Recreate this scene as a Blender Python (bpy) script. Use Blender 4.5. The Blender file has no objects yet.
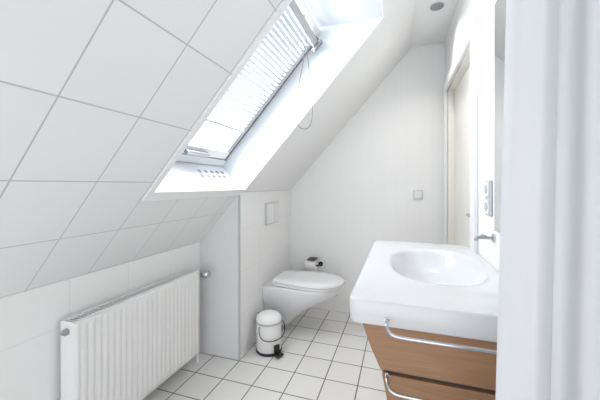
import bpy, bmesh, math
from mathutils import Vector, Matrix

# ------------------------------------------------------------------ materials
def mat(name, col, rough=0.5, metal=0.0, trans=0.0, coat=0.0, noise=0.0, nscale=8.0, sss=0.0):
    m = bpy.data.materials.new(name); m.use_nodes = True
    nt = m.node_tree; b = nt.nodes['Principled BSDF']
    b.inputs['Roughness'].default_value = rough
    b.inputs['Metallic'].default_value = metal
    b.inputs['Coat Weight'].default_value = coat
    b.inputs['Transmission Weight'].default_value = trans
    c = (col[0], col[1], col[2], 1)
    if noise > 0:
        geo = nt.nodes.new('ShaderNodeNewGeometry')
        n = nt.nodes.new('ShaderNodeTexNoise'); n.inputs['Scale'].default_value = nscale
        nt.links.new(geo.outputs['Position'], n.inputs['Vector'])
        mx = nt.nodes.new('ShaderNodeMix'); mx.data_type = 'RGBA'
        mx.inputs[6].default_value = c
        mx.inputs[7].default_value = (col[0]*(1-noise), col[1]*(1-noise), col[2]*(1-noise), 1)
        nt.links.new(n.outputs['Fac'], mx.inputs[0])
        nt.links.new(mx.outputs[2], b.inputs['Base Color'])
    else:
        b.inputs['Base Color'].default_value = c
    return m

def tile_mat(name, base, grout, U, V, su, sv, ou, ov, gw, rough=0.25, bump=0.3, var=0.02):
    m = bpy.data.materials.new(name); m.use_nodes = True
    nt = m.node_tree; N = nt.nodes; L = nt.links; b = N['Principled BSDF']
    geo = N.new('ShaderNodeNewGeometry')
    def math_(op, a, c=None, cl=False):
        n = N.new('ShaderNodeMath'); n.operation = op; n.use_clamp = cl
        for i, v in enumerate((a, c)):
            if v is None: continue
            if isinstance(v, (int, float)): n.inputs[i].default_value = v
            else: L.new(v, n.inputs[i])
        return n.outputs[0]
    masks = []; ids = []
    for ax, s, o in ((U, su, ou), (V, sv, ov)):
        d = N.new('ShaderNodeVectorMath'); d.operation = 'DOT_PRODUCT'
        L.new(geo.outputs['Position'], d.inputs[0]); d.inputs[1].default_value = ax
        t = math_('DIVIDE', math_('SUBTRACT', d.outputs['Value'], o), s)
        fr = math_('FRACT', t)
        ids.append(math_('FLOOR', t))
        e = math_('MULTIPLY', math_('MINIMUM', fr, math_('SUBTRACT', 1.0, fr)), s)
        mk = math_('SUBTRACT', 1.0, math_('DIVIDE', math_('SUBTRACT', e, gw*0.35), gw*0.3, True), True)
        masks.append(mk)
    g = math_('MAXIMUM', masks[0], masks[1])
    cx = N.new('ShaderNodeCombineXYZ'); L.new(ids[0], cx.inputs[0]); L.new(ids[1], cx.inputs[1])
    wn = N.new('ShaderNodeTexWhiteNoise'); L.new(cx.outputs[0], wn.inputs['Vector'])
    v1 = N.new('ShaderNodeMix'); v1.data_type = 'RGBA'
    v1.inputs[6].default_value = (*base, 1); v1.inputs[7].default_value = tuple(c*(1-var) for c in base)+(1,)
    L.new(wn.outputs['Value'], v1.inputs[0])
    mx = N.new('ShaderNodeMix'); mx.data_type = 'RGBA'
    L.new(g, mx.inputs[0]); L.new(v1.outputs[2], mx.inputs[6]); mx.inputs[7].default_value = (*grout, 1)
    L.new(mx.outputs[2], b.inputs['Base Color'])
    r = math_('ADD', math_('MULTIPLY', g, 0.5), rough, True); L.new(r, b.inputs['Roughness'])
    bp = N.new('ShaderNodeBump'); bp.inputs['Strength'].default_value = bump; bp.inputs['Distance'].default_value = 0.002
    L.new(math_('SUBTRACT', 1.0, g), bp.inputs['Height']); L.new(bp.outputs[0], b.inputs['Normal'])
    return m

def wood_mat(name):
    m = bpy.data.materials.new(name); m.use_nodes = True
    nt = m.node_tree; N = nt.nodes; L = nt.links; b = N['Principled BSDF']
    geo = N.new('ShaderNodeNewGeometry'); mp = N.new('ShaderNodeMapping')
    mp.inputs['Scale'].default_value = (4, 4, 60)
    L.new(geo.outputs['Position'], mp.inputs['Vector'])
    n = N.new('ShaderNodeTexNoise'); n.inputs['Scale'].default_value = 2.0; n.inputs['Detail'].default_value = 6; n.inputs['Distortion'].default_value = 0.6
    L.new(mp.outputs[0], n.inputs['Vector'])
    cr = N.new('ShaderNodeValToRGB')
    cr.color_ramp.elements[0].position = 0.25; cr.color_ramp.elements[0].color = (0.285, 0.152, 0.078, 1)
    cr.color_ramp.elements[1].position = 0.8; cr.color_ramp.elements[1].color = (0.37, 0.208, 0.114, 1)
    L.new(n.outputs['Fac'], cr.inputs[0]); L.new(cr.outputs[0], b.inputs['Base Color'])
    b.inputs['Roughness'].default_value = 0.4
    return m

SX = 1.115; NL = math.sqrt(1+SX*SX)
SL = Vector((1/NL, 0, SX/NL)); NO = Vector((-SX/NL, 0, 1/NL))
W = (0.865, 0.87, 0.87)
M_plain = mat('white_paint', W, 0.55)
M_ceil = mat('ceiling_paint', (0.86, 0.865, 0.87), 0.7, noise=0.01)
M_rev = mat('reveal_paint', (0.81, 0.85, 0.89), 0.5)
KZ = 0.79
s_off = Vector((-1.357, 0, KZ+0.0067)).dot(SL)
M_slope = tile_mat('slope_tile', (0.845, 0.85, 0.855), (0.50, 0.51, 0.52), (0, 1, 0), tuple(SL), 0.243, 0.2785, 0.513, s_off, 0.0045, 0.2, 0.2)
M_back = tile_mat('back_wall_tile', W, (0.83, 0.835, 0.84), (1, 0, 0), (0, 0, 1), 0.1, 0.60, 0.363, 0.0, 0.003, 0.3, 0.04, 0.006)
M_side = tile_mat('side_wall_tile', W, (0.76, 0.765, 0.77), (0, 1, 0), (0, 0, 1), 0.30, 0.30, 1.82, 0.0, 0.003, 0.3, 0.1, 0.01)
M_floor = tile_mat('floor_tile', (0.80, 0.79, 0.775), (0.17, 0.16, 0.155), (1, 0, 0), (0, 1, 0), 0.2, 0.2, -1.04, 2.81, 0.007, 0.25, 0.4)
M_cer = mat('white_ceramic', (0.75, 0.755, 0.775), 0.12, coat=0.2)
M_bas = mat('basin_ceramic', (0.69, 0.695, 0.715), 0.14, coat=0.2)
M_plast = mat('white_plastic', (0.80, 0.80, 0.81), 0.3)
M_flush = mat('flush_plastic', (0.62, 0.63, 0.65), 0.3)
M_enam = mat('white_enamel', (0.84, 0.84, 0.84), 0.3, coat=0.2)
M_chrome = mat('chrome', (0.55, 0.56, 0.58), 0.14, metal=1.0)
M_steel = mat('brushed_steel', (0.40, 0.41, 0.43), 0.3, metal=1.0)
M_black = mat('black_plastic', (0.02, 0.02, 0.022), 0.4)
M_grey = mat('grey_rubber', (0.15, 0.165, 0.18), 0.6)
M_gap_shade = mat('gap_shade', (0.08, 0.07, 0.06), 0.8)  # near-black colour standing in for shade between the drawers
M_lgrey = mat('light_grey', (0.5, 0.52, 0.54), 0.5)
M_door = mat('door_cream', (0.82, 0.80, 0.745), 0.4)
M_wood = wood_mat('beech_wood')
M_paper = mat('tissue', (0.85, 0.85, 0.84), 0.9)
M_mirror = mat('mirror_glass', (0.85, 0.87, 0.88), 0.02, metal=1.0)
def cloth(name, col, fac):
    m = mat(name, col, 0.8, noise=0.02, nscale=40)
    nt = m.node_tree; b = nt.nodes['Principled BSDF']; o = nt.nodes['Material Output']
    t = nt.nodes.new('ShaderNodeBsdfTranslucent'); t.inputs[0].default_value = (0.88, 0.9, 0.95, 1)
    mx = nt.nodes.new('ShaderNodeMixShader'); mx.inputs[0].default_value = fac
    nt.links.new(b.outputs[0], mx.inputs[1]); nt.links.new(t.outputs[0], mx.inputs[2]); nt.links.new(mx.outputs[0], o.inputs[0])
    return m
M_cloth = cloth('curtain_cloth', (0.72, 0.73, 0.75), 0.25)
M_slat = mat('blind_slat', (0.36, 0.40, 0.44), 0.5)
def glass():
    m = bpy.data.materials.new('window_glass'); m.use_nodes = True; nt = m.node_tree
    nt.nodes.remove(nt.nodes['Principled BSDF'])
    t = nt.nodes.new('ShaderNodeBsdfTransparent'); g = nt.nodes.new('ShaderNodeBsdfGlossy'); g.inputs['Roughness'].default_value = 0.02
    mx = nt.nodes.new('ShaderNodeMixShader'); mx.inputs[0].default_value = 0.06
    nt.links.new(t.outputs[0], mx.inputs[1]); nt.links.new(g.outputs[0], mx.inputs[2])
    nt.links.new(mx.outputs[0], nt.nodes['Material Output'].inputs[0])
    return m
M_glass = glass()

# ------------------------------------------------------------------ helpers
def obj(name, verts, faces, m, parent=None, smooth=False, bevel=0, seg=3, ang=40):
    me = bpy.data.meshes.new(name); me.from_pydata([tuple(v) for v in verts], [], faces)
    bm = bmesh.new(); bm.from_mesh(me); bmesh.ops.recalc_face_normals(bm, faces=bm.faces); bm.to_mesh(me); bm.free()
    me.materials.append(m)
    o = bpy.data.objects.new(name, me); bpy.context.collection.objects.link(o)
    if smooth or bevel:
        for p in me.polygons: p.use_smooth = True
        me.set_sharp_from_angle(angle=math.radians(ang))
    if bevel:
        b = o.modifiers.new('b', 'BEVEL'); b.width = bevel; b.segments = seg; b.limit_method = 'ANGLE'
        b.angle_limit = math.radians(35)
        me.set_sharp_from_angle(angle=math.radians(180))
        w = o.modifiers.new('wn', 'WEIGHTED_NORMAL'); w.keep_sharp = False
    if parent: o.parent = parent
    return o

BF = [(0,1,2,3),(7,6,5,4),(0,4,5,1),(1,5,6,2),(2,6,7,3),(3,7,4,0)]
def box(name, a, b, m, parent=None, bevel=0, mtx=None):
    x0,y0,z0 = a; x1,y1,z1 = b
    v = [Vector(p) for p in ((x0,y0,z0),(x1,y0,z0),(x1,y1,z0),(x0,y1,z0),(x0,y0,z1),(x1,y0,z1),(x1,y1,z1),(x0,y1,z1))]
    if mtx: v = [mtx @ p for p in v]
    return obj(name, v, BF, m, parent, bevel=bevel)

def empty(name, loc=(0,0,0), parent=None):
    e = bpy.data.objects.new(name, None); e.empty_display_size = 0.1
    e.location = (0, 0, 0); bpy.context.collection.objects.link(e)
    if parent: e.parent = parent
    return e

def prism_y(name, prof, y0, y1, m, parent=None, bevel=0):
    n = len(prof)
    v = [(x, y0, z) for x, z in prof] + [(x, y1, z) for x, z in prof]
    f = [tuple(range(n)), tuple(range(2*n-1, n-1, -1))] + [(i, (i+1) % n, n+(i+1) % n, n+i) for i in range(n)]
    return obj(name, v, f, m, parent, bevel=bevel)

def rings(name, rs, m, parent=None, cap0=True, cap1=True, ang=50, closed=False):
    n = len(rs[0]); v = [p for r in rs for p in r]; f = []
    for k in range(len(rs)-1):
        for i in range(n):
            f.append((k*n+i, k*n+(i+1) % n, (k+1)*n+(i+1) % n, (k+1)*n+i))
    if cap0: f.append(tuple(range(n-1, -1, -1)))
    if cap1: f.append(tuple(range((len(rs)-1)*n, len(rs)*n)))
    return obj(name, v, f, m, parent, smooth=True, ang=ang)

def lathe(name, prof, org, axis, m, parent=None, n=40, ang=40):
    axis = Vector(axis).normalized(); q = Vector((0,0,1)).rotation_difference(axis)
    rs = []
    for r, h in prof:
        rs.append([Vector(org) + q @ Vector((max(r, 1e-4)*math.cos(2*math.pi*i/n), max(r, 1e-4)*math.sin(2*math.pi*i/n), h)) for i in range(n)])
    return rings(name, rs, m, parent, ang=ang)

def tube(name, pts, r, m, parent=None, res=8, cyclic=False, smooth=True):
    c = bpy.data.curves.new(name, 'CURVE'); c.dimensions = '3D'; c.bevel_depth = r; c.bevel_resolution = 4; c.resolution_u = res
    s = c.splines.new('NURBS' if smooth else 'POLY'); s.points.add(len(pts)-1)
    for p, q in zip(s.points, pts): p.co = (*q, 1)
    if smooth: s.use_endpoint_u = True; s.order_u = 3
    s.use_cyclic_u = cyclic; c.use_fill_caps = True
    t = bpy.data.objects.new(name+'_c', c); bpy.context.collection.objects.link(t)
    dg = bpy.context.evaluated_depsgraph_get(); me = bpy.data.meshes.new_from_object(t.evaluated_get(dg))
    bpy.data.objects.remove(t); me.materials.clear(); me.materials.append(m)
    for p in me.polygons: p.use_smooth = True
    o = bpy.data.objects.new(name, me); bpy.context.collection.objects.link(o)
    if parent: o.parent = parent
    return o

# ------------------------------------------------------------------ room shell
XL, XR, XB, YB, CZ = -1.363, 0.363, -1.04, 2.81, 2.41
Y0 = -1.0
def zs(x): return 1.15 + SX*(x+1.04)
XC = -1.04 + (CZ-1.15)/SX
box('floor', (XL-0.1, Y0, -0.1), (XR+0.1, YB+0.1, 0), M_floor)
box('wall_left', (XL-0.1, Y0, 0), (XL, YB, zs(XL)), M_side)
prism_y('wall_back', [(XL, 0), (XR, 0), (XR, CZ), (XC, CZ), (XL, zs(XL))], YB, YB+0.1, M_back)
box('ceiling', (XC, Y0, CZ), (XR+0.12, YB+0.1, CZ+0.1), M_ceil)
# right wall with doorway
DY0, DY1, DZ = 1.734, 2.68, 1.97
v = []; f = []
def addbox(a, b):
    k = len(v); x0,y0,z0 = a; x1,y1,z1 = b
    v.extend([(x0,y0,z0),(x1,y0,z0),(x1,y1,z0),(x0,y1,z0),(x0,y0,z1),(x1,y0,z1),(x1,y1,z1),(x0,y1,z1)])
    f.extend([tuple(i+k for i in q) for q in BF])
addbox((XR, Y0, 0), (XR+0.12, DY0, CZ)); addbox((XR, DY1, 0), (XR+0.12, YB+0.1, CZ)); addbox((XR, DY0, DZ), (XR+0.12, DY1, CZ))
obj('wall_right', v, f, M_plain)
# sloped wall with skylight opening
HX0, HZ0 = -1.02, zs(-1.02); HY0, HY1 = 1.04, 1.85; HZT = 2.20; HXT = -1.04+(HZT-1.15)/SX
D = 0.30
def P(x, y): return Vector((x, y, zs(x)))
def O(p): return p + NO*D
inner = [P(XL, Y0), P(XL, YB), P(XC, YB), P(XC, Y0)]
ih = [P(HX0, HY0), P(HX0, HY1), P(HXT, HY1), P(HXT, HY0)]
outer = [O(p) for p in inner]
sT = (HZT - (HZ0 + D*NO.z))/SL.z
Bp = Vector((HX0, 0, HZ0)) + NO*D
oT = Bp + SL*sT
oh = [Vector((Bp.x, HY0, Bp.z)), Vector((Bp.x, HY1, Bp.z)), Vector((oT.x, HY1, oT.z)), Vector((oT.x, HY0, oT.z))]
V = inner+ih+outer+oh
F = []
for i in range(4):
    j = (i+1) % 4
    F += [(i, j, 4+j, 4+i), (8+i, 12+i, 12+j, 8+j), (i, 8+i, 8+j, j), (4+i, 4+j, 12+j, 12+i)]
o = obj('wall_slope', V, F, M_slope)
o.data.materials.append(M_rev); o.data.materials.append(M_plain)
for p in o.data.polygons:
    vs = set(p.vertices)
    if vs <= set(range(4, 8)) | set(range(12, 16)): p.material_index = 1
eps = 0.006
def slab(name, x0, x1, y0, y1, th, m):
    a = [P(x0, y0), P(x0, y1), P(x1, y1), P(x1, y0)]
    return obj(name, a+[p - NO*th for p in a], BF, m)
slab('trim_slope_panel', XL+0.33, XC-0.003, HY1, YB-0.001, eps, M_plain)
slab('trim_skylight_head', HXT, XC-0.003, Y0, HY1, eps, M_plain)
slab('trim_skylight_side', HX0-0.035, HXT, HY0-0.03, HY0, eps, M_plain)
slab('trim_skylight_sill', HX0-0.035, HX0, HY0, HY1, eps, M_plain)
# boxing
prism_y('wall_boxing', [(XL, 0), (XB, 0), (XB, zs(XB)-0.001), (XL, zs(XL)-0.001)], 1.82, YB, M_side)
box('trim_boxing_corner', (XB-0.012, 1.816, 0), (XB+0.003, 1.82, zs(XB)-0.02), M_lgrey)

# ------------------------------------------------------------------ skylight window
win = empty('window_1')
WM = Matrix(((SL.x, 0, NO.x, HX0), (0, 1, 0, 0), (SL.z, 0, NO.z, HZ0), (0, 0, 0, 1)))
n0, n1 = 0.235, 0.298
def wb(name, s0, s1, y0, y1, a, b, m, bev=0.004): return box(name, (s0, y0, a), (s1, y1, b), m, win, bev, WM)
e = 0.002
wb('frame_bottom', 0.005, 0.06, HY0+e, HY1-e, n0, n1, M_plast)
wb('frame_top', sT-0.05, sT-0.003, HY0+e, HY1-e, n0+0.03, n1, M_plast)
wb('frame_near', 0.06, sT-0.05, HY0+e, HY0+0.04, n0, n1, M_plast)
wb('frame_far', 0.06, sT-0.05, HY1-0.04, HY1-e, n0, n1, M_plast)
wb('gasket_far', 0.062, sT-0.052, HY1-0.056, HY1-0.0405, n0-0.012, n1-0.01, M_grey, 0)
wb('gasket_bottom', 0.0605, 0.070, HY0+0.045, HY1-0.056, n0-0.004, n1-0.01, M_grey, 0)
wb('sash_bottom', 0.071, 0.13, HY0+0.042, HY1-0.057, n0-0.01, n1, M_plast)
wb('sash_far', 0.131, sT-0.06, HY1-0.10, HY1-0.057, n0-0.01, n1, M_lgrey)
wb('sash_near', 0.131, sT-0.06, HY0+0.042, HY0+0.09, n0-0.01, n1, M_plast)
wb('glass', 0.125, sT-0.055, HY0+0.085, HY1-0.095, n0+0.03, n0+0.036, M_glass, 0)
wb('latch', 0.085, 0.11, 1.36, 1.56, n0-0.04, n0-0.012, M_steel)

blind = empty('venetian_blind')
v = []; f = []
s = 0.33
while s < 0.985:
    k = len(v)
    a = 0.7
    for ds, dn in ((0, 0), (0.021*math.cos(a), -0.021*math.sin(a)), (0.021*math.cos(a)+0.0006, -0.021*math.sin(a)+0.001), (0.0006, 0.001)):
        for y in (HY0+0.095, HY1-0.105):
            v.append(WM @ Vector((s+ds, y, n0-0.005+dn)))
    f += [(k, k+1, k+3, k+2), (k+4, k+5, k+7, k+6), (k, k+6, k+7, k+1), (k+2, k+3, k+5, k+4), (k, k+2, k+4, k+6), (k+1, k+7, k+5, k+3)]
    s += 0.027
obj('slats', v, f, M_slat, blind)
box('head_rail', (0.995, HY0+0.05, n0-0.05), (1.035, HY1-0.06, n0-0.012), M_lgrey, blind, 0.003, WM)
box('bottom_rail', (0.305, HY0+0.095, n0-0.03), (0.320, HY1-0.105, n0-0.012), M_plast, blind, 0.003, WM)
for i, y in enumerate((HY0+0.2, HY1-0.2)):
    p0 = WM @ Vector((0.315, y, n0-0.03)); p1 = WM @ Vector((1.0, y, n0-0.03))
    tube('ladder_%d' % i, [p0, p1], 0.0012, M_lgrey, blind, smooth=False)
for i, y in enumerate((HY1-0.11, HY1-0.085)):
    box('head_bracket_%d' % i, (0.975, y, n0-0.07), (1.05, y+0.012, n0-0.05), M_steel, blind, 0.002, WM)
# pull cord loop
hx, hy, hz = -0.50, 1.56, 2.13
tube('blind_pull_cord', [(hx, hy, hz), (hx+0.02, hy-0.01, 1.95), (hx-0.015, hy-0.03, 1.75), (hx-0.035, hy-0.04, 1.6), (hx-0.02, hy-0.03, 1.505),
      (hx+0.03, hy, 1.50), (hx+0.05, hy+0.02, 1.58), (hx+0.035, hy+0.02, 1.75), (hx+0.015, hy+0.01, 1.95), (hx+0.005, hy, hz)], 0.002, M_grey, blind)
# round vents in the sill reveal
vent = empty('vent_grille')
for i in range(5):
    for j in range(2):
        lathe('vent_%d_%d' % (i, j), [(0, 0.0005), (0.014, 0.0005), (0.014, 0.003), (0.010, 0.004), (0.009, 0.002), (0, 0.002)],
              WM @ Vector((0, 1.50+i*0.06+j*0.02, 0.12+j*0.045)), SL, M_steel, vent, 20)

# ------------------------------------------------------------------ door
dr = empty('door_1')
box('leaf', (XR+0.05, DY0+0.022, 0.005), (XR+0.09, DY1-0.022, DZ-0.022), M_door, dr, 0.003)
box('jamb_near', (XR+0.001, DY0+0.001, 0.001), (XR+0.12, DY0+0.021, DZ-0.001), M_plast, dr)
box('jamb_far', (XR+0.001, DY1-0.021, 0.001), (XR+0.12, DY1-0.001, DZ-0.001), M_door, dr)
box('jamb_head', (XR+0.001, DY0+0.021, DZ-0.021), (XR+0.12, DY1-0.021, DZ-0.001), M_door, dr)
box('casing_near', (XR-0.022, DY0-0.07, 0.001), (XR-0.001, DY0+0.012, DZ+0.06), M_plast, dr, 0.004)
box('casing_far', (XR-0.022, DY1-0.012, 0.001), (XR-0.001, DY1+0.07, DZ+0.06), M_plast, dr, 0.004)
box('casing_head', (XR-0.022, DY0+0.012, DZ-0.012), (XR-0.001, DY1-0.012, DZ+0.06), M_plast, dr, 0.004)
tube('handle', [(XR+0.049, DY0+0.09, 1.03), (XR+0.01, DY0+0.09, 1.03), (XR+0.005, DY0+0.10, 1.03), (XR+0.005, DY0+0.20, 1.03)], 0.009, M_steel, dr)

# ------------------------------------------------------------------ radiator
rad = empty('radiator')
RX0, RX1, RY0, RY1, RZ0, RZ1 = -1.345, -1.262, 0.872, 1.68, 0.085, 0.635
v = []; f = []
prof = []
npit = 24; pitch = (RY1-RY0-0.03)/npit; y = RY0+0.015
prof.append((RX1, RY0+0.002))
for i in range(npit):
    prof += [(RX1, y+pitch*0.12), (RX1-0.005, y+pitch*0.30), (RX1-0.005, y+pitch*0.36), (RX1, y+pitch*0.54)]
    y += pitch
prof.append((RX1, RY1-0.002))
zl = [(RZ0+0.004, -0.006), (RZ0+0.012, 0), (RZ0+0.03, 0), (RZ1-0.03, 0), (RZ1-0.012, 0), (RZ1-0.004, -0.006)]
n = len(prof)
for k, (z, dx) in enumerate(zl):
    for (x, yy) in prof:
        xx = x if k in (2, 3) else RX1
        v.append((xx+dx, yy, z))
for k in range(len(zl)-1):
    for i in range(n-1): f.append((k*n+i, k*n+i+1, (k+1)*n+i+1, (k+1)*n+i))
fp = obj('front_panel', v, f, M_enam, rad, smooth=True, ang=60)
so = fp.modifiers.new('s', 'SOLIDIFY'); so.thickness = 0.003; so.offset = 0
box('back_panel', (RX0, RY0+0.01, RZ0+0.01), (RX0+0.012, RY1-0.01, RZ1-0.012), M_enam, rad)
box('end_cap_near', (RX0, RY0-0.001, RZ0), (RX1-0.001, RY0+0.006, RZ1), M_enam, rad, 0.003)
box('end_cap_far', (RX0, RY1-0.006, RZ0), (RX1-0.001, RY1+0.001, RZ1), M_enam, rad, 0.003)
v = []; f = []
y = RY0+0.02
while y < RY1-0.02:
    addbox((RX0+0.013, y, RZ0+0.04), (RX1-0.012, y+0.002, RZ1-0.03)); y += 0.02
obj('convector_fins', v, f, M_lgrey, rad)
v = []; f = []
y = RY0+0.012
addbox((RX0, RY0+0.008, RZ1-0.004), (RX0+0.018, RY1-0.008, RZ1)); addbox((RX1-0.02, RY0+0.008, RZ1-0.004), (RX1-0.004, RY1-0.008, RZ1))
while y < RY1-0.012:
    addbox((RX0+0.018, y, RZ1-0.004), (RX1-0.02, y+0.004, RZ1)); y += 0.016
obj('top_grille', v, f, M_enam, rad)
for i, y in enumerate((RY0+0.12, RY1-0.12)):
    box('bracket_%d' % i, (XL+0.0005, y, 0.2), (RX0-0.0005, y+0.03, 0.55), M_enam, rad)
lathe('bleed_plug', [(0.014, 0), (0.014, 0.012), (0.009, 0.014), (0.009, 0.02), (0, 0.02)], ((RX0+RX1)/2, RY0-0.001, RZ1-0.04), (0, -1, 0), M_steel, rad, 24)
tube('supply_pipe', [(-1.30, RY1+0.03, 0.0), (-1.30, RY1+0.03, 0.1), (-1.30, RY1+0.02, 0.12), (-1.30, RY1, 0.12)], 0.008, M_enam, rad)
tv = empty('thermostatic_valve', parent=rad)
lathe('valve_body', [(0.011, 0), (0.011, 0.03), (0.016, 0.032), (0.016, 0.045), (0.012, 0.047), (0, 0.047)], (-1.295, RY1+0.0015, 0.60), (0, 1, 0), M_chrome, tv, 24)
lathe('valve_head', [(0, 0), (0.017, 0), (0.019, 0.01), (0.024, 0.012), (0.027, 0.03), (0.026, 0.06), (0.020, 0.068), (0, 0.068)], (-1.285, RY1+0.038, 0.60), (1, 0, 0), M_chrome, tv, 32)
lathe('valve_collar', [(0, 0), (0.020, 0), (0.020, 0.012), (0, 0.012)], (-1.30, RY1+0.038, 0.60), (1, 0, 0), M_steel, tv, 32)

# ------------------------------------------------------------------ wall-hung toilet
toi = empty('wall_hung_toilet')
TY = 2.35; TX = XB+0.001
def dring(x0, Ln, w, z, n=28, wr=None, pw=2.3):
    pts = []; ar = min(Ln*0.9, w*1.45); xs = x0+Ln-ar
    wr = w if wr is None else wr
    for i in range(n+1):
        t = -math.pi/2 + math.pi*i/n
        c, s_ = math.cos(t), math.sin(t)
        pts.append(Vector((xs+ar*abs(c)**(2/pw), TY + w*math.copysign(abs(s_)**(2/pw), s_), z-0.012)))
    for k in range(1, 5):
        q = k/4.0
        pts.append(Vector((xs+(x0-xs)*q, TY + (w+(wr-w)*q), z-0.012)))
    for k in range(4, 0, -1):
        q = k/4.0
        pts.append(Vector((xs+(x0-xs)*q, TY - (w+(wr-w)*q), z-0.012)))
    return pts
R = [(0.055, 0.16, 0.075), (0.06, 0.175, 0.09), (0.10, 0.205, 0.105), (0.15, 0.255, 0.12), (0.20, 0.32, 0.135), (0.25, 0.40, 0.152), (0.30, 0.495, 0.168),
     (0.345, 0.57, 0.178), (0.385, 0.605, 0.182), (0.402, 0.610, 0.183), (0.408, 0.605, 0.18)]
rings('bowl', [dring(TX, L_, w, z) for z, L_, w in R], M_cer, toi)
SXo = TX+0.085
rings('seat', [dring(SXo, 0.535-d, 0.186-d, z, wr=0.15-d) for z, d in ((0.410, 0.006), (0.413, 0.001), (0.424, 0.0), (0.429, 0.004))], M_plast, toi)
rings('lid', [dring(SXo-0.005, 0.545-d, 0.190-d, z, wr=0.15-d) for z, d in ((0.4310, 0.006), (0.434, 0.0), (0.447, 0.0), (0.455, 0.006), (0.460, 0.02), (0.4625, 0.06), (0.463, 0.1))], M_cer, toi)
lathe('hinge', [(0, 0), (0.012, 0), (0.012, 0.22), (0, 0.22)], (TX+0.066, TY-0.11, 0.413), (0, 1, 0), M_plast, toi, 24)
fl = empty('flush_plate')
box('plate', (XB+0.0005, TY-0.135, 0.87), (XB+0.014, TY+0.135, 1.055), M_flush, fl, 0.003)
box('button_large', (XB+0.0145, TY-0.123, 0.882), (XB+0.021, TY+0.02, 1.043), M_plast, fl, 0.004)
box('button_small', (XB+0.0145, TY+0.03, 0.882), (XB+0.021, TY+0.123, 1.043), M_plast, fl, 0.004)

# toilet paper
tp = empty('toilet_paper_holder')
px, pz = -0.80, 0.44
lathe('roll', [(0.02, 0), (0.052, 0), (0.054, 0.004), (0.054, 0.096), (0.052, 0.10), (0.02, 0.10)], (px-0.05, YB-0.075, pz), (1, 0, 0), M_paper, tp, 40)
tube('arm', [(px-0.06, YB-0.075, pz), (px+0.065, YB-0.075, pz), (px+0.075, YB-0.07, pz), (px+0.075, YB-0.004, pz)], 0.007, M_black, tp)
lathe('rosette', [(0, 0), (0.022, 0), (0.022, 0.008), (0, 0.008)], (px+0.075, YB, pz), (0, -1, 0), M_black, tp, 24)
box('cover_flap', (px-0.03, YB-0.12, pz+0.0565), (px+0.052, YB-0.003, pz+0.06), M_black, tp, 0.001)

# ------------------------------------------------------------------ pedal bin
bn = empty('pedal_bin')
bx, by = -0.905, 2.0
lathe('body', [(0.088, 0.018), (0.09, 0.022), (0.09, 0.205), (0.088, 0.21), (0, 0.21)], (bx, by, 0), (0, 0, 1), M_enam, bn, 48)
lathe('base_ring', [(0, 0.0005), (0.092, 0.0005), (0.094, 0.004), (0.094, 0.016), (0.09, 0.0175), (0, 0.0175)], (bx, by, 0), (0, 0, 1), M_black, bn, 48)
lathe('rim', [(0, 0.2105), (0.092, 0.2105), (0.093, 0.214), (0.093, 0.220), (0.09, 0.223), (0, 0.223)], (bx, by, 0), (0, 0, 1), M_lgrey, bn, 48)
lathe('lid', [(0, 0.2235), (0.093, 0.2235), (0.094, 0.23), (0.09, 0.245), (0.078, 0.26), (0.055, 0.271), (0.025, 0.277), (0, 0.278)], (bx, by, 0), (0, 0, 1), M_enam, bn, 48)
d = Vector((0.85, -0.53, 0)).normalized(); sd = Vector((-d.y, d.x, 0))
PM = Matrix(((d.x, sd.x, 0, bx), (d.y, sd.y, 0, by), (0, 0, 1, 0), (0, 0, 0, 1)))
box('pedal', (0.092, -0.03, 0.012), (0.145, 0.03, 0.024), M_black, bn, 0.004, PM)
box('pedal_stem', (0.0905, -0.022, 0.024), (0.104, 0.022, 0.075), M_black, bn, 0.002, PM)
box('hinge_block', (-0.112, -0.025, 0.17), (-0.0945, 0.025, 0.245), M_black, bn, 0.004, PM)
hp = [PM @ Vector(p) for p in ((0.02, -0.093, 0.20), (0.035, -0.11, 0.19), (0.055, -0.105, 0.13), (0.085, -0.06, 0.11), (0.104, 0.0, 0.11), (0.085, 0.06, 0.11), (0.055, 0.105, 0.13), (0.035, 0.11, 0.19), (0.02, 0.093, 0.20))]
tube('carry_handle', hp, 0.003, M_black, bn)

# ------------------------------------------------------------------ washbasin
bas = empty('washbasin')
BX0, BX1, BY0, BY1, BZ = -0.144, XR-0.002, 0.875, 1.85, 0.87
cx, cy = 0.15, 1.39
N = 128
def rrect(t, ins, rad_=0.03):
    c, s_ = math.cos(t), math.sin(t)
    x0, x1, y0, y1 = BX0+ins, BX1-ins, BY0+ins, BY1-ins
    ts = []
    if c > 1e-9: ts.append((x1-cx)/c)
    if c < -1e-9: ts.append((x0-cx)/c)
    if s_ > 1e-9: ts.append((y1-cy)/s_)
    if s_ < -1e-9: ts.append((y0-cy)/s_)
    k = min(ts); x, y = cx+c*k, cy+s_*k
    r = max(rad_-ins, 0.006)
    qx = min(max(x, x0+r), x1-r); qy = min(max(y, y0+r), y1-r)
    dx, dy = x-qx, y-qy; l = math.hypot(dx, dy)
    if l > r: x, y = qx+dx/l*r, qy+dy/l*r
    return x, y
angs = [2*math.pi*i/N for i in range(N)]
for (qx, qy) in ((BX0, BY0), (BX1, BY0), (BX0, BY1), (BX1, BY1)):
    a0 = math.atan2(qy-cy, qx-cx) % (2*math.pi)
    angs += [(a0+dd) % (2*math.pi) for dd in (-0.05, -0.035, -0.02, -0.01, 0.0, 0.01, 0.02, 0.035, 0.05)]
angs = sorted(set(round(a, 5) for a in angs))
rs = []
for ins, z in ((0.02, 0.798), (0.012, 0.797), (0.004, 0.801), (0.001, 0.806), (0.0, 0.862), (0.002, 0.867), (0.006, 0.8695), (0.012, BZ)):
    rs.append([Vector((*rrect(t, ins), z)) for t in angs])
ax, ay = 0.175, 0.28
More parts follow.
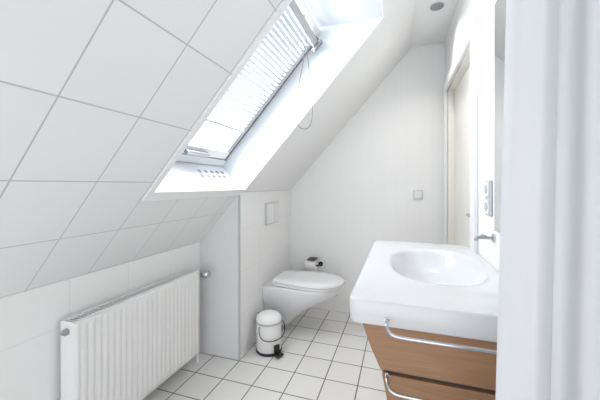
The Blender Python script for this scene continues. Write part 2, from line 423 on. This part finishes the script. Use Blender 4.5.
def ell(t, k):
    c, s_ = math.cos(t), math.sin(t)
    a, b = ax*k, ay*k; p = 2.5
    r = (abs(c/a)**p+abs(s_/b)**p)**(-1/p)
    return cx-0.01+r*c, cy+r*s_
for k, z in ((1.10, BZ-0.0005), (1.05, BZ-0.0015), (1.01, BZ-0.004), (0.97, BZ-0.012), (0.93, BZ-0.028), (0.86, BZ-0.055), (0.76, BZ-0.08), (0.6, BZ-0.10), (0.4, BZ-0.111), (0.2, BZ-0.116), (0.07, BZ-0.118)):
    rs.append([Vector((*ell(t, k), z)) for t in angs])
rings('basin', rs, M_bas, bas, cap0=False, ang=60)
lathe('drain', [(0, 0), (0.02, 0), (0.021, 0.003), (0.015, 0.004), (0, 0.004)], (cx-0.01, cy, BZ-0.1175), (0, 0, 1), M_chrome, bas, 24)
tap = empty('basin_tap', parent=bas)
lathe('tap_rosette', [(0, 0), (0.018, 0), (0.018, 0.006), (0.012, 0.009), (0, 0.009)], (XR-0.0005, 1.40, 0.985), (-1, 0, 0), M_chrome, tap, 32)
tube('tap_spout', [(XR-0.008, 1.40, 0.985), (XR-0.04, 1.40, 0.985), (XR-0.06, 1.40, 0.985), (XR-0.068, 1.40, 0.979), (XR-0.068, 1.40, 0.972)], 0.0065, M_steel, tap)
tube('tap_lever', [(XR-0.03, 1.40, 0.991), (XR-0.035, 1.39, 0.997), (XR-0.055, 1.37, 0.999)], 0.003, M_steel, tap)

# ------------------------------------------------------------------ vanity cabinet
cab = empty('vanity_cabinet')
CY0, CY1, CXB = 0.905, 1.825, XR-0.003
def shell(name, prof, y0, y1, m, top=True):
    th = 0.018
    zb = prof[-1][1]; zt = prof[0][1]
    full = prof + [(CXB, zb), (CXB, zt)]
    prism_y(name+'_side_near', full, y0, y0+th, m, cab, 0.0015)
    prism_y(name+'_side_far', full, y1-th, y1, m, cab, 0.0015)
    fr = prof + [(x+th, z) for x, z in reversed(prof)]
    prism_y(name+'_front', fr, y0+th, y1-th, m, cab)
    box(name+'_bottom', (prof[-1][0]+th, y0+th, zb), (CXB, y1-th, zb+0.012), m, cab)
shell('upper', [(-0.108, 0.796), (-0.098, 0.765), (-0.083, 0.725), (-0.066, 0.688), (-0.054, 0.662)], CY0, CY1, M_wood)
shell('lower', [(-0.050, 0.650), (-0.042, 0.61), (-0.033, 0.56), (-0.027, 0.50), (-0.024, 0.42), (-0.024, 0.33)], CY0, CY1, M_wood)
box('gap_shade_strip', (-0.03, CY0+0.012, 0.6505), (CXB, CY1-0.012, 0.6615), M_gap_shade, cab)  # solid dark strip, paints the shade in the gap between upper and lower drawers
def rail(name, z, ya):
    e_ = empty(name)
    tube('bar', [(-0.035, ya, z+0.022), (-0.035, ya-0.02, z+0.021), (-0.033, ya-0.036, z+0.012), (-0.018, ya-0.046, z), (0.03, ya-0.047, z), (0.15, ya-0.047, z), (0.28, ya-0.047, z),
                (0.315, ya-0.046, z), (0.33, ya-0.036, z+0.012), (0.335, ya-0.02, z+0.021), (0.335, ya, z+0.022)], 0.0048, M_chrome, e_)
    for i, x in enumerate((-0.035, 0.335)):
        lathe('flange_%d' % i, [(0, 0), (0.007, 0), (0.007, 0.003), (0, 0.003)], (x, ya-0.0005, z+0.022), (0, -1, 0), M_chrome, e_, 24)
rail('towel_rail', 0.800, BY0)
rail('towel_rail', 0.628, CY0)

# ------------------------------------------------------------------ sockets, mirror, lamp
sw = empty('light_switch')
box('plate', (0.109, YB-0.010, 1.075), (0.189, YB-0.0005, 1.155), M_flush, sw, 0.004)
box('rocker', (0.119, YB-0.014, 1.085), (0.179, YB-0.0105, 1.145), M_plast, sw, 0.003)
so_ = empty('wall_socket')
box('plate', (XR-0.012, 1.42, 1.07), (XR-0.0005, 1.50, 1.22), M_lgrey, so_, 0.004)
for i, z in enumerate((1.108, 1.182)):
    box('frame_%d' % i, (XR-0.016, 1.43, z-0.03), (XR-0.0125, 1.49, z+0.03), M_plast, so_, 0.002)
    lathe('well_%d' % i, [(0, 0), (0.02, 0), (0.02, 0.002), (0.017, 0.0021), (0, 0.0022)], (XR-0.0165, 1.46, z), (-1, 0, 0), M_lgrey, so_, 24)
mi = empty('wall_mirror')
box('backing', (XR-0.012, 0.80, 1.02), (XR-0.0005, 1.345, 1.90), M_lgrey, mi, 0.002)
box('glass', (XR-0.016, 0.803, 1.023), (XR-0.0125, 1.342, 1.897), M_mirror, mi)
la = empty('mirror_lamp')
box('mount', (XR-0.03, 1.12, 1.93), (XR-0.0005, 1.22, 1.97), M_black, la, 0.004)
lathe('bar', [(0, 0), (0.018, 0), (0.02, 0.004), (0.02, 0.5), (0.018, 0.504), (0, 0.504)], (XR-0.051, 0.83, 1.95), (0, 1, 0), M_black, la, 24)

# ------------------------------------------------------------------ ceiling downlight
dl = empty('recessed_downlight')
lx, ly = 0.237, 2.217
lathe('ring', [(0.028, -0.012), (0.03, 0.001), (0.042, 0.001), (0.044, 0.004), (0.042, 0.008), (0.030, 0.010)], (lx, ly, CZ-0.0005), (0, 0, -1), M_steel, dl, 40)
lathe('lamp', [(0, 0), (0.027, 0), (0.027, 0.006), (0.012, 0.009), (0, 0.009)], (lx, ly, CZ-0.001), (0, 0, -1), M_grey, dl, 32)

# ------------------------------------------------------------------ shower curtain
cu = empty('shower_curtain')
NP = 140; v = []; f = []
zz = [2.22, 1.9, 1.6, 1.3, 1.0, 0.7, 0.4, 0.12]
ctl = [(0.178, 0.655), (0.176, 0.625), (0.190, 0.595), (0.215, 0.59), (0.238, 0.603), (0.252, 0.625), (0.262, 0.622), (0.264, 0.59), (0.262, 0.55), (0.268, 0.52),
       (0.287, 0.505), (0.305, 0.515), (0.318, 0.53), (0.328, 0.515), (0.325, 0.48), (0.322, 0.44), (0.332, 0.41), (0.345, 0.40)]
def cr(t):
    m_ = len(ctl)-1; x = t*m_; i = min(int(x), m_-1); u_ = x-i
    g = lambda j: Vector(ctl[max(0, min(m_, j))])
    a, b, c, d_ = g(i-1), g(i), g(i+1), g(i+2)
    return 0.5*((2*b)+(c-a)*u_+(2*a-5*b+4*c-d_)*u_*u_+(3*b-a-3*c+d_)*u_**3)
for k, z in enumerate(zz):
    q = (2.22-z)/2.1
    for i in range(NP+1):
        t = i/NP
        p = cr(t)
        wv = 0.0035*math.sin(2*math.pi*8*t+2.0*q)
        v.append((p.x+(0.026-0.052*q)*(1-t)+wv, p.y+wv, z))
for k in range(len(zz)-1):
    for i in range(NP):
        f.append((k*(NP+1)+i, k*(NP+1)+i+1, (k+1)*(NP+1)+i+1, (k+1)*(NP+1)+i))
co = obj('cloth', v, f, M_cloth, cu, smooth=True, ang=180)
tube('rod', [(-0.0, 0.56, 2.24), (XR-0.002, 0.56, 2.24)], 0.011, M_chrome, cu, smooth=False)

# ------------------------------------------------------------------ light
w = bpy.data.worlds.new('World'); bpy.context.scene.world = w; w.use_nodes = True
bg = w.node_tree.nodes['Background']; bg.inputs[0].default_value = (0.97, 0.983, 1.0, 1); bg.inputs[1].default_value = 1.68
sp = bpy.data.lights.new('downlight_lamp', 'SPOT'); sp.energy = 13; sp.spot_size = 2.2; sp.spot_blend = 1.0; sp.color = (1, 0.95, 0.88); sp.shadow_soft_size = 0.04
so2 = bpy.data.objects.new('downlight_lamp', sp); so2.location = (lx-0.06, ly, CZ-0.03); bpy.context.collection.objects.link(so2); so2.parent = dl
al = bpy.data.lights.new('skylight_daylight', 'AREA'); al.shape = 'RECTANGLE'; al.size = 1.0; al.size_y = 0.8; al.energy = 50; al.color = (0.95, 0.98, 1)
ao = bpy.data.objects.new('skylight_daylight', al); bpy.context.collection.objects.link(ao)
zc = WM @ Vector((0.55, (HY0+HY1)/2, 0.6)); ao.location = zc
ao.rotation_euler = (NO).to_track_quat('Z', 'Y').to_euler()

# ------------------------------------------------------------------ camera
cam = bpy.data.cameras.new('camera'); cam.sensor_width = 36; cam.lens = 18.0; cam.shift_y = -0.025; cam.clip_start = 0.02
cobj = bpy.data.objects.new('camera', cam); bpy.context.collection.objects.link(cobj)
cobj.location = (0, 0, 1.2); cobj.rotation_euler = (math.radians(90), 0, math.atan(1/3))
bpy.context.scene.camera = cobj
vs = bpy.context.scene.view_settings
vs.view_transform = 'Standard'; vs.exposure = 0.46
